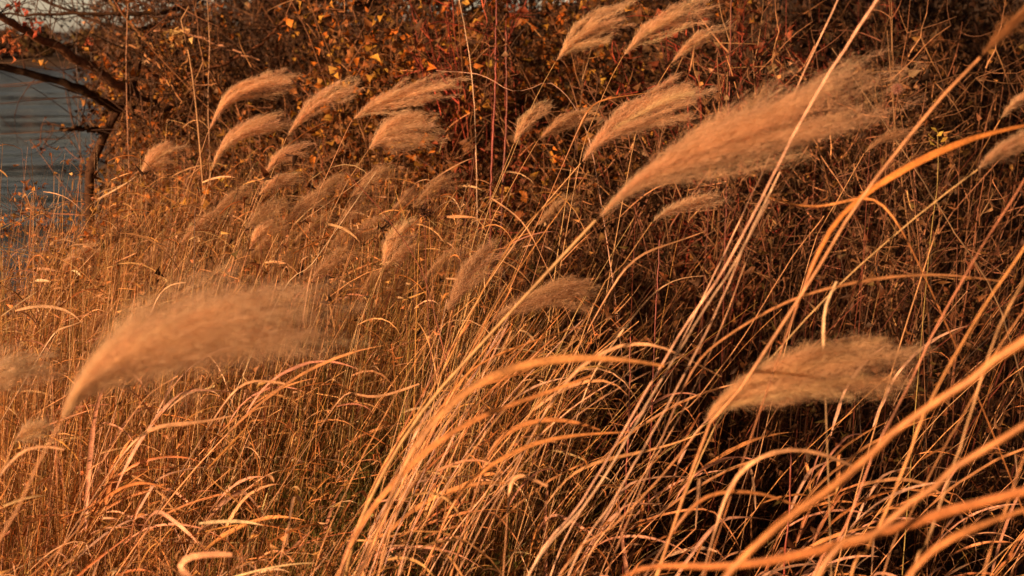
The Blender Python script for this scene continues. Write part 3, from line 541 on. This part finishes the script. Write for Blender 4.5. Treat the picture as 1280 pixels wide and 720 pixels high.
for i, (px, py) in enumerate([(420, 330), (385, 262), (505, 318), (340, 300), (460, 290), (515, 245), (200, 320), (240, 385), (560, 330), (590, 360), (300, 330), (475, 350), (395, 285), (430, 300), (360, 330), (255, 285), (225, 345), (410, 235), (450, 262), (130, 405), (180, 390), (470, 225), (500, 365), (290, 255), (150, 300), (385, 350), (545, 240), (60, 480), (700, 262), (335, 268)]):
    dd = R.uniform(3.4, 4.6); L = R.uniform(40, 62)
    wq = ['at the far left', 'above the largest plume', 'left of the dark seed head', 'around the dark seed head'][int(np.digitize(px, [150, 340, 440]))]
    plumed('faded hazy seed head half sunk in the tangled grass ' + wq, [(px - L * .55, py + L * .38), (px - L * .22, py + 3), (px + L * .1, py - L * .2), (px + L * .5, py - L * .28)], [(px - L * 1.25, py + L * 2.2), (px - L * .85, py + L)], dd, 8, 14, .7, group='faded seed heads ' + wq, loose=1.5, col=(.74, .54, .35), leaves=1)

# ------------------------------------------------------------------ long stalks
stalk([(655, 735), (726, 630), (800, 503), (854, 412), (909, 330), (965, 221), (1025, 109), (1096, 0), (1120, -40)], (2.1, 1.75), .0046, (.74, .56, .38), 'long pale stalk crossing in front of the long broad plume to the top edge')
stalk([(690, 715), (760, 590), (830, 470), (880, 370), (925, 275), (958, 205), (997, 109), (1047, 0), (1060, -30)], (2.3, 2.2), .0038, PALE, 'second pale stalk, passing behind the long broad plume to the top edge')
stalk([(720, 735), (775, 640), (850, 520), (905, 400), (940, 310), (990, 215), (1012, 180)], 2.3, .0030, TAN, 'thinner stalk just right of the two long pale stalks')
stalk([(1010, 740), (1052, 670), (1096, 559), (1122, 510), (1179, 394), (1230, 305), (1272, 240), (1310, 180)], 1.9, .0044, (.56, .30, .17), 'reddish stalk at right rising to the edge beside the black hollow')
stalk([(1060, 735), (1077, 701), (1120, 610), (1160, 506), (1231, 382), (1280, 311), (1320, 250)], 1.7, .0050, OCHRE, 'orange stalk right of the reddish one, its top past the right edge')
stalk([(1140, 730), (1152, 694), (1194, 577), (1216, 510), (1242, 427), (1280, 349), (1310, 290)], 1.7, .0046, STRAW, 'straw coloured stalk, rightmost of the three rising to the right edge')
stalk([(1225, 740), (1245, 680), (1262, 620), (1285, 560)], 1.6, .0044, (.5, .22, .09), 'short rusty stalk in the lower right corner')
stalk([(1100, 735), (1140, 640), (1180, 560), (1215, 500), (1245, 440), (1300, 360)], 1.9, .0038, (.48, .21, .08), 'rusty stalk crossing behind the thick blurred cane')
stalk([(850, 806), (1062, 592), (1175, 499), (1246, 450), (1290, 418), (1340, 380)], (1.3, 1.2), .0084, (.58, .28, .10), 'thick blurred orange cane crossing the lower right corner, nearest of all', name='thick_cane', w1=.85, leaves=3)
stalk([(1000, 760), (1090, 670), (1167, 606), (1220, 568), (1285, 528), (1340, 490)], (1.35, 1.3), .0072, (.56, .27, .10), 'blurred cane under the thickest one, cut off at the right edge', name='thick_cane', w1=.9, leaves=2)
stalk([(395, 800), (430, 700), (480, 580), (545, 480), (598, 374), (650, 290), (702, 240)], (2.4, 2.5), .0040, (.62, .34, .13), 'bright stalk in the central sheaf running just above its long thick one')
stalk([(450, 735), (500, 600), (560, 500), (610, 400), (660, 320), (735, 215)], (2.6, 2.8), .0034, OCHRE, 'thin golden stalk at the middle of the central sheaf')
stalk([(420, 740), (450, 650), (500, 545), (548, 460), (590, 400)], 2.3, .0036, RUST, 'rust coloured stalk on the left side of the central sheaf')
stalk([(470, 745), (490, 660), (540, 560), (600, 470), (640, 420)], 2.2, .0034, STRAW, 'straw stalk on the right side of the central sheaf')
stalk([(820, 560), (870, 500), (930, 420), (985, 330), (1030, 270)], 2.7, .0028, STRAW, 'thin stalk leaning through the tangle above the brownish plume')
stalk([(940, 575), (1000, 470), (1060, 380), (1130, 290)], 2.9, .0026, BROWN, 'dim brown stalk in the shade behind the thick stalk of the corner plume')
stalk([(1255, 400), (1190, 285), (1120, 175), (1040, 60)], 3.6, .0075, (.2, .12, .07), 'dull leaning stick slanting left into the dark upper right thicket', name='dead_stick', cat='stick')
stalk([(250, 720), (240, 600), (232, 480), (240, 400), (244, 262)], 3.4, .0038, BROWN, 'single dark upright stalk in the left grass behind the largest plume')
stalk([(345, 380), (390, 330), (432, 270), (470, 215)], 3.4, .0032, PALE, 'pale slanting stalk leading to the centre left pair of plumes')
stalk([(100, 620), (130, 575), (180, 500), (222, 470)], 2.6, .0026, STRAW, 'thin stalk slanting up right below the largest plume')
stalk([(560, 470), (556, 445), (528, 341), (487, 277), (454, 238), (430, 214)], 3.0, .0040, (.2, .06, .035), 'dark red weed stem slanting left in front of the central grass', name='dark_weed', cat='weed')
stalk([(597, 300), (595, 188), (593, 134), (588, 80), (580, 30), (574, 0)], 5.2, .0060, (.62, .47, .32), 'pale upright twig in front of the orange leaved shrub at top centre', name='upright_twig', cat='twig')
stalk([(160, 170), (158, 110), (158, 60), (160, 0), (158, -25)], 6.6, .0085, (.3, .17, .09), 'slim upright sapling in the gap, right next to the forked limbs', name='sapling', cat='sapling')
stalk([(262, 190), (260, 120), (262, 60), (258, -20)], 6.3, .0080, (.34, .22, .13), 'slim upright sapling just left of the arched plume', name='sapling', cat='sapling')
for i, px in enumerate((98, 113, 133, 145, 193)):
    stalk([(px + 4, 230), (px, 130), (px + R.uniform(-4, 4), 60), (px + R.uniform(-8, 8), -25)], 9 + .3 * i, .011, DARK, 'thin bare stem standing against the river and sky', name='bare_sapling', cat='sapling', group='thin bare stems against the river')
for (px, y0, y1, d, lab) in [(618, 230, -20, 5.6, 'thick dark red upright stem at top centre'), (632, 240, 40, 5.8, 'thinner red stem right beside the thick dark red one'), (913, 210, -20, 5.2, 'dark red upright stem right of the two top plumes'), (786, 620, 420, 3.2, 'short red stem in the hollow right of the broad orange blade'), (985, 700, 560, 2.9, 'thin red stem in the black hollow under the arched blade'), (822, 430, 300, 3.6, 'red stem in the tangle under the long broad plume')]:
    stalk([(px - 4, y0), (px + R.uniform(-3, 3), (y0 + y1) / 2), (px + R.uniform(-4, 4), y1)], d, .013 if 'thick' in lab else .007, (.20, .042, .03), lab, name='red_cane', cat='cane')
# a curved pale twig (part of a tall bent stem)
stalk([(745, 215), (722, 140), (689, 104), (660, 112), (635, 112), (602, 94), (545, 88)], 4.6, .0046, (.6, .42, .3), 'pale arching twig sagging left across the shrubs at top centre', name='arching_twig', cat='twig')

# dark seed head
Q, rt = rooted([(540, 470), (534, 374), (531, 272)], 3.1); e = empty('dried_weed', rt); tag(e, 'upright stem topped by one dark round seed head, left of centre', 'weed')
mb = MB(); mb.tubes(Q, np.linspace(.0035, .0022, len(Q)), np.array([.16, .06, .035])); mb.build('stem', M_TWIG, e, rt)
mb = MB(); c0 = at(532, 266, 3.1); n = 90; D = rvec(n); mb.leaves(c0 + D * .004 + R.normal(0, .005, (n, 3)), D, R.uniform(.006, .013, n), R.uniform(.003, .006, n), jit((.09, .04, .025), n), .4); mb.build('seed_head', M_FOL, e, rt)
# pink fluffy seed head on a thin stem in the dark right
Q, rt = rooted([(1150, 330), (1135, 200), (1122, 118)], 3.4); e = empty('fluffy_weed', rt); tag(e, 'small pinkish fluffy seed head on a thin stem right of the long plume tip', 'weed')
mb = MB(); mb.tubes(Q, np.linspace(.003, .002, len(Q)), np.array(BROWN)); mb.build('stem', M_TWIG, e, rt)
mb = MB(); c0 = at(1121, 111, 3.4); n = 700; D = rvec(n); H = np.stack([c0 + 0 * D, c0 + D * .008, c0 + D * R.uniform(.011, .018, (n, 1))], 1); mb.ribbons(H, np.array([.001, .0008, .0002]), jit((.62, .36, .3), n, .1)); mb.build('seed_head', M_PLUME, e, rt)
# yellow-green sprig
Q, rt = rooted([(1160, 330), (1172, 230), (1172, 165)], 3.0); e = empty('green_sprig', rt); tag(e, 'small yellow green leafy sprig in the dark upper right', 'sprig')
mb = MB(); mb.tubes(Q, np.linspace(.003, .0015, len(Q)), np.array((.3, .24, .08))); mb.build('stem', M_TWIG, e, rt)
for i in range(7):
    mb = MB(); o = at(1172 + R.normal(0, 3), 162 + i * 4, 3.0); mb.leaves(o[None], unit(np.array([[(-1) ** i * .8, R.normal(0, .3), .6]])), np.array([R.uniform(.018, .03)]), np.array([.010]), jit((.48, .42, .08), 1), .1); mb.build('leaf', M_FOL, e, rt)
# creamy seed cluster by the tree
Q, rt = rooted([(252, 210), (240, 90), (226, 20), (236, 8)], 6.0); e = empty('catkin_twig', rt); tag(e, 'twig with one large creamy papery leaf cluster beside the leaning tree', 'twig')
mb = MB(); mb.tubes(Q, np.linspace(.012, .006, len(Q)), np.array((.4, .25, .13))); mb.build('stem', M_TWIG, e, rt)
mb = MB(); n = 44; c0 = np.array([at(222 + R.normal(0, 7), 46 + R.normal(0, 5), 5.95) for _ in range(n)]); mb.leaves(c0, unit(rvec(n) + [-.6, 0, -.4]), R.uniform(.02, .045, n), R.uniform(.015, .028, n), jit((.66, .44, .2), n), .3); mb.build('leaf_cluster', M_FOL, e, rt)

# ------------------------------------------------------------------ broad blades
OB = (.62, .30, .11); BB = (.55, .26, .10); LB = (.66, .40, .22)
blade([(500, 590), (560, 510), (600, 470), (652, 453), (736, 446), (785, 445), (830, 458)], 1.8, 12, (.66, .34, .13), 'broad bright orange blade lying almost level right of the central sheaf', (.35, .7, 1, 1, 1, .8, .08), face=(-.2, -.8, .55))
blade([(430, 700), (475, 626), (542, 555), (610, 517), (700, 487), (740, 470)], 2.0, 11, BB, 'blade bowing right from the central sheaf, below the broad orange one', (.5, 1, 1, .9, .1))
blade([(560, 640), (590, 600), (632, 570), (692, 547), (794, 540)], 2.3, 8, OB, 'narrow orange blade reaching level to the pale stalks in the lower centre')
blade([(560, 500), (600, 455), (640, 438), (700, 415), (742, 405)], 2.4, 8, OB, 'blade curving right above the broad level orange one')
blade([(540, 520), (590, 490), (650, 468), (720, 440)], 2.5, 7, BB, 'short dull blade tucked just above the broad orange one')
blade([(860, 470), (879, 446), (969, 379), (1025, 362), (1119, 345), (1156, 340), (1215, 344), (1250, 352)], 2.1, 7, (.6, .32, .15), 'long thin blade arching over the dark hollow at right', (.5, .7, .8, 1, .9, .15))
blade([(1015, 330), (1062, 258), (1085, 240), (1130, 210), (1194, 180), (1262, 156), (1300, 154)], 2.0, 11, (.62, .26, .07), 'glowing orange blade at upper right below the corner plume', (.5, .8, 1, .95, .6, .1))
blade([(1120, 270), (1062, 256), (1032, 267), (995, 266), (961, 247)], 2.3, 6, OB, 'blade curling left beside the pale stalks under the long plume', (.7, 1, 1, .7, .1))
blade([(900, 640), (924, 592), (955, 562), (987, 554), (1025, 563), (1070, 585)], 1.9, 9, LB, 'pale arched blade under the brownish plume', (.5, .8, 1, 1, .1))
blade([(850, 650), (886, 622), (920, 612), (950, 611), (980, 622), (1012, 640)], 2.0, 6, BB, 'smaller arched blade just below the pale arched one')
blade([(760, 735), (800, 709), (912, 716), (987, 701), (1100, 671), (1212, 630), (1290, 609), (1350, 604)], (1.5, 1.3), 13, (.56, .24, .09), 'broad blurred rusty blade sweeping along the bottom right to the edge', (.4, .6, .8, 1, 1, .8))
blade([(1120, 740), (1165, 692), (1210, 660), (1290, 632), (1330, 622)], 1.4, 9, BB, 'blurred blade under the broad rusty one in the lower right corner')
blade([(690, 500), (750, 443), (796, 420), (837, 431), (880, 466), (902, 471)], 2.3, 5, LB, 'thin hooped blade arching over the two long pale stalks', (.6, .9, 1, .8, .1))
blade([(636, 620), (640, 590), (660, 594), (684, 608)], 2.2, 9, LB, 'short folded pale blade tip in the lower centre', (.3, .8, 1, .1))
blade([(690, 620), (740, 580), (830, 560), (880, 540)], 2.7, 5, STRAW, 'thin straw blade bending level between the pale stalks')
blade([(602, 590), (630, 540), (680, 522), (740, 530), (750, 538)], 2.4, 9, BB, 'brown bent blade above the narrow orange one', (.3, .7, 1, .9, .1))
blade([(425, 497), (440, 501), (475, 499), (524, 480)], 2.8, 5, LB, 'pale level blade left of the central sheaf', (.3, .3, .4, .9, 1, .2))
blade([(260, 760), (250, 730), (206, 712), (222, 696), (274, 690), (290, 694)], 2.0, 13, (.62, .36, .22), 'broad curled leaf catching light at the bottom left edge', (.3, .5, 1, 1, .1))
blade([(160, 558), (230, 535), (290, 520)], 2.5, 6, LB, 'pale level blade in the grass below the largest plume')
blade([(285, 496), (330, 482), (356, 480)], 2.6, 7, LB, 'short pale blade under the tail of the largest plume')
blade([(2, 590), (50, 555), (80, 562)], 2.1, 5, LB, 'curving blade at the left edge beneath the small blurred plume')
blade([(62, 424), (75, 418), (103, 402)], 3.2, 6, PALE, 'pale bent blade at the far left above the largest plume base')
blade([(193, 380), (212, 355), (232, 353)], 3.2, 4, PALE, 'thin pale hooked blade just above the largest plume')
blade([(668, 300), (640, 268), (614, 248)], 3.3, 6, LB, 'pale blade tip slanting down right at centre', (.2, .3, .8, .1))
blade([(728, 150), (745, 130), (800, 118), (850, 112)], 3.6, 8, OB, 'orange blade lying level above the loose plume at upper centre')
blade([(728, 500), (760, 440), (830, 352), (880, 345)], 3.0, 4, PALE, 'thin pale blade in the dark tangle right of centre')
blade([(770, 350), (830, 312), (880, 290)], 2.8, 6, LB, 'pale blade curving right beneath the ragged wisp')
blade([(1030, 440), (1024, 380), (1034, 360), (1046, 352)], 2.1, 7, (.66, .5, .3), 'short pale upright leaf where the long thin blade crosses the stalks')

# the sheaf of finer canes around the centre and lower right: individually placed, all alike
proto = []
for v in range(6):
    e = empty('dry_reed', (0, 0, 0)); h = R.uniform(.85, 1.25); t_ = np.linspace(0, 1, 14)[:, None]; ln = R.uniform(.12, .5)
    P = np.array([1., 0, 0]) * ln * h * t_ ** 1.7 + np.array([0, 0, 1.]) * h * (t_ - .12 * t_ ** 3) + R.normal(0, .01, 3) * np.sin(t_ * 4)
    mb = MB(); mb.tubes(P, np.linspace(.0034, .0016, 14), jit([STRAW, OCHRE, RUST, TAN, OCHRE, STRAW][v], 1), 5); mb.build('stalk', M_STALK, e)
    for j in range(3):
        mb = MB(); az = R.normal(0, .8); arch(P[[5 + 2 * j]], np.array([[math.cos(az), math.sin(az), 0]]), R.uniform(.12, .3, 1), R.uniform(.1, 1, 1), R.uniform(.4, 1.4, 1), R.uniform(.003, .0065, 1), jit([LB, OB, BB][j], 1), mb); mb.build('leaf', M_LEAF, e)
    proto.append(e)
LAB = ['thin dry grass stem with curled leaves standing in the tangled grass', 'thin grass stems in the tangle']
first = [True] * 6; placed = 0
while placed < 170:
    y = R.uniform(2.3, 6.0); a = R.uniform(-21, 22); x = y * math.tan(radians(a))
    if sdist(x, y) < .4 or (y < 3 and R.uniform() < .3) or (a > 6 and R.uniform() < .45): continue
    v = placed % 6; o = proto[v] if first[v] else copy_tree(proto[v]); first[v] = False
    o.location = (x, y, float(zg(x, y)) - .01); o.rotation_euler = (0, 0, R.normal(0, .6)); sc = R.uniform(.8, 1.05) * (1 if y > 3 else .82); o.scale = (sc,) * 3
    wh = ['on the left slope', 'under the largest plume tail', 'by the central sheaf', 'between the pale stalks', 'in the dark hollow at right'][int(np.digitize(640 + FPX * x / y, [250, 440, 660, 900]))]
    hue = ['straw coloured', 'golden', 'rusty', 'pale tan', 'golden', 'straw coloured'][v]; nf = 'nearer' if y < 3.6 else 'farther'
    tag(o, 'thin %s dry reed stem %s, %s row' % (hue, wh, nf), 'reed', '%s %s reed stems %s' % (nf, hue, wh)); placed += 1

# leafy reeds: short stems with broad curling, kinked, torn blades arching to the right with the wind
def curl_path(o, az, th0, bend, kink, sk, L, n=18):
    u = np.linspace(0, 1, n); th = th0 - bend * u ** 1.3 - kink / (1 + np.exp(-(u - sk) * 40)); a = az + np.cumsum(R.normal(0, .06, n))
    d = np.stack([np.cos(th) * np.cos(a), np.cos(th) * np.sin(a), np.sin(th)], 1) * L / n
    return o + np.cumsum(d, 0) - d[0]
protos = []
for v in range(9):
    e = empty('leafy_reed', (0, 0, 0)); h = R.uniform(.55, .95); t_ = np.linspace(0, 1, 16)[:, None]; ln = R.uniform(.25, .65)
    P = np.array([1., 0, 0]) * ln * h * t_ ** 1.5 + np.array([0, 0, 1.]) * h * (t_ - .1 * t_ ** 3) + R.normal(0, .012, 3) * np.sin(t_ * 4)
    mb = MB(); mb.tubes(P, np.linspace(.0045, .002, 16), jit([STRAW, OCHRE, RUST][v % 3], 1), 6, streak=.2); mb.build('stem', M_STALK, e)
    for j in range(8):
        o = P[R.integers(5, 16)]; L = R.uniform(.14, .42); Q = curl_path(o, R.normal(0, .7), R.uniform(.5, 1.25), R.uniform(.5, 1.6), R.choice([0, 0, R.uniform(.6, 1.6)]), R.uniform(.35, .8), L); n = len(Q)
        w_ = R.uniform(.005, .0105) * np.interp(np.linspace(0, 1, n), [0, .15, .5, .8, 1], [.35, .9, 1, .7, .05]) * np.exp(R.normal(0, .10, n)); tw = np.cumsum(R.normal(0, .16, n)) + R.uniform(-1.2, 1.2) * np.linspace(0, 1, n)
        fc = unit(np.array([-.3, -.5, .8]) + R.normal(0, .3, 3)); T = tang(Q); fs = unit(np.cross(T, fc)); fcs = np.cos(tw)[:, None] * fc + np.sin(tw)[:, None] * fs
        c0 = jit([(.66, .40, .24), (.60, .30, .13), (.55, .24, .10), (.62, .36, .25)][R.integers(0, 4)], 1)[0] * np.exp(np.convolve(R.normal(0, .5, n + 4), np.ones(5) / 5, 'valid'))[:, None]
        mb = MB(); mb.ribbons(Q, w_[None], np.clip(c0, 0, .85)[None], fcs[None], .28); mb.build('leaf', M_LEAF, e)
    protos.append(e)
fl = [True] * 9; i = 0
SPOT = [(range(0, 34), 400, 760, 1.95, 3.3, 'in the central sheaf'), (range(34, 56), 760, 1000, 2.1, 3.4, 'under the brownish plume'), (range(56, 66), 1000, 1290, 2.2, 3.6, 'in the dark hollow'), (range(66, 94), -10, 400, 2.3, 4.4, 'on the left slope')]
for rng, x0, x1, y0, y1, wh in SPOT:
    for _ in rng:
        v = i % 9; o = protos[v] if fl[v] else copy_tree(protos[v]); fl[v] = False; i += 1
        y = R.uniform(y0, y1); x = (R.uniform(x0, x1) - 640) / FPX * y; sc = R.uniform(.8, 1.1) if y > 2.6 else R.uniform(.66, .9)
        if wh.startswith('on'): sc *= 1.12
        elif y < 2.6: sc *= .88
        o.location = (x - .15, y, float(zg(x, y)) - .01); o.rotation_euler = (0, 0, R.normal(0, .4)); o.scale = (sc,) * 3
        sz = 'short' if sc < .85 else 'tall'
        rw = 'nearer row' if y < (y0 + y1) / 2 else 'farther row'; half = 'left' if x / y * FPX + 640 < (x0 + x1) / 2 else 'right'
        tag(o, '%s leafy reed with curled blades %s, %s side, %s' % (sz, wh, half, rw), 'reed', '%s leafy reeds %s, %s side, %s' % (sz, wh, half, rw))

# the fan of leaning canes that makes the central sheaf, every cane its own thing
for i in range(32):
    x0 = R.normal(478, 42); y0 = 740; ang = R.normal(0, 1); q = R.uniform(.45, 1.0)
    x1, y1 = x0 + 62 + 14 * ang, 600 + 8 * ang; x2, y2 = x0 + 135 + 34 * ang, 485 + 16 * ang; x3, y3 = x0 + 225 + 70 * ang, 370 + 34 * ang
    pts = [(x0, y0), (x1, y1), (x2, y2), (x2 + (x3 - x2) * q, y2 + (y3 - y2) * q)]
    ci = i % 4; hue = ['straw', 'orange', 'rusty', 'pale pinkish'][ci]; side = 'upper' if ang < 0 else 'lower'
    stalk(pts, (R.uniform(2.3, 3.0),) * 2, R.uniform(.0024, .0042), [STRAW, (.60, .30, .12), RUST, (.64, .40, .26)][ci], '%s cane leaning right in the %s half of the central sheaf' % (hue, side), group='%s canes in the %s half of the central sheaf' % (hue, side), leaves=int(R.uniform() < .5))

stalk([(640, 760), (740, 620), (812, 500), (866, 410), (915, 335), (948, 270), (975, 215)], 2.0, .0044, (.76, .57, .38), 'pale straw stalk close beside the long pale stalk, ending under the long broad plume')
stalk([(700, 750), (770, 620), (835, 505), (893, 395), (930, 310), (962, 250)], 2.0, .0038, (.70, .50, .32), 'short pale stalk parallel to the long pale one, on its lower right side')
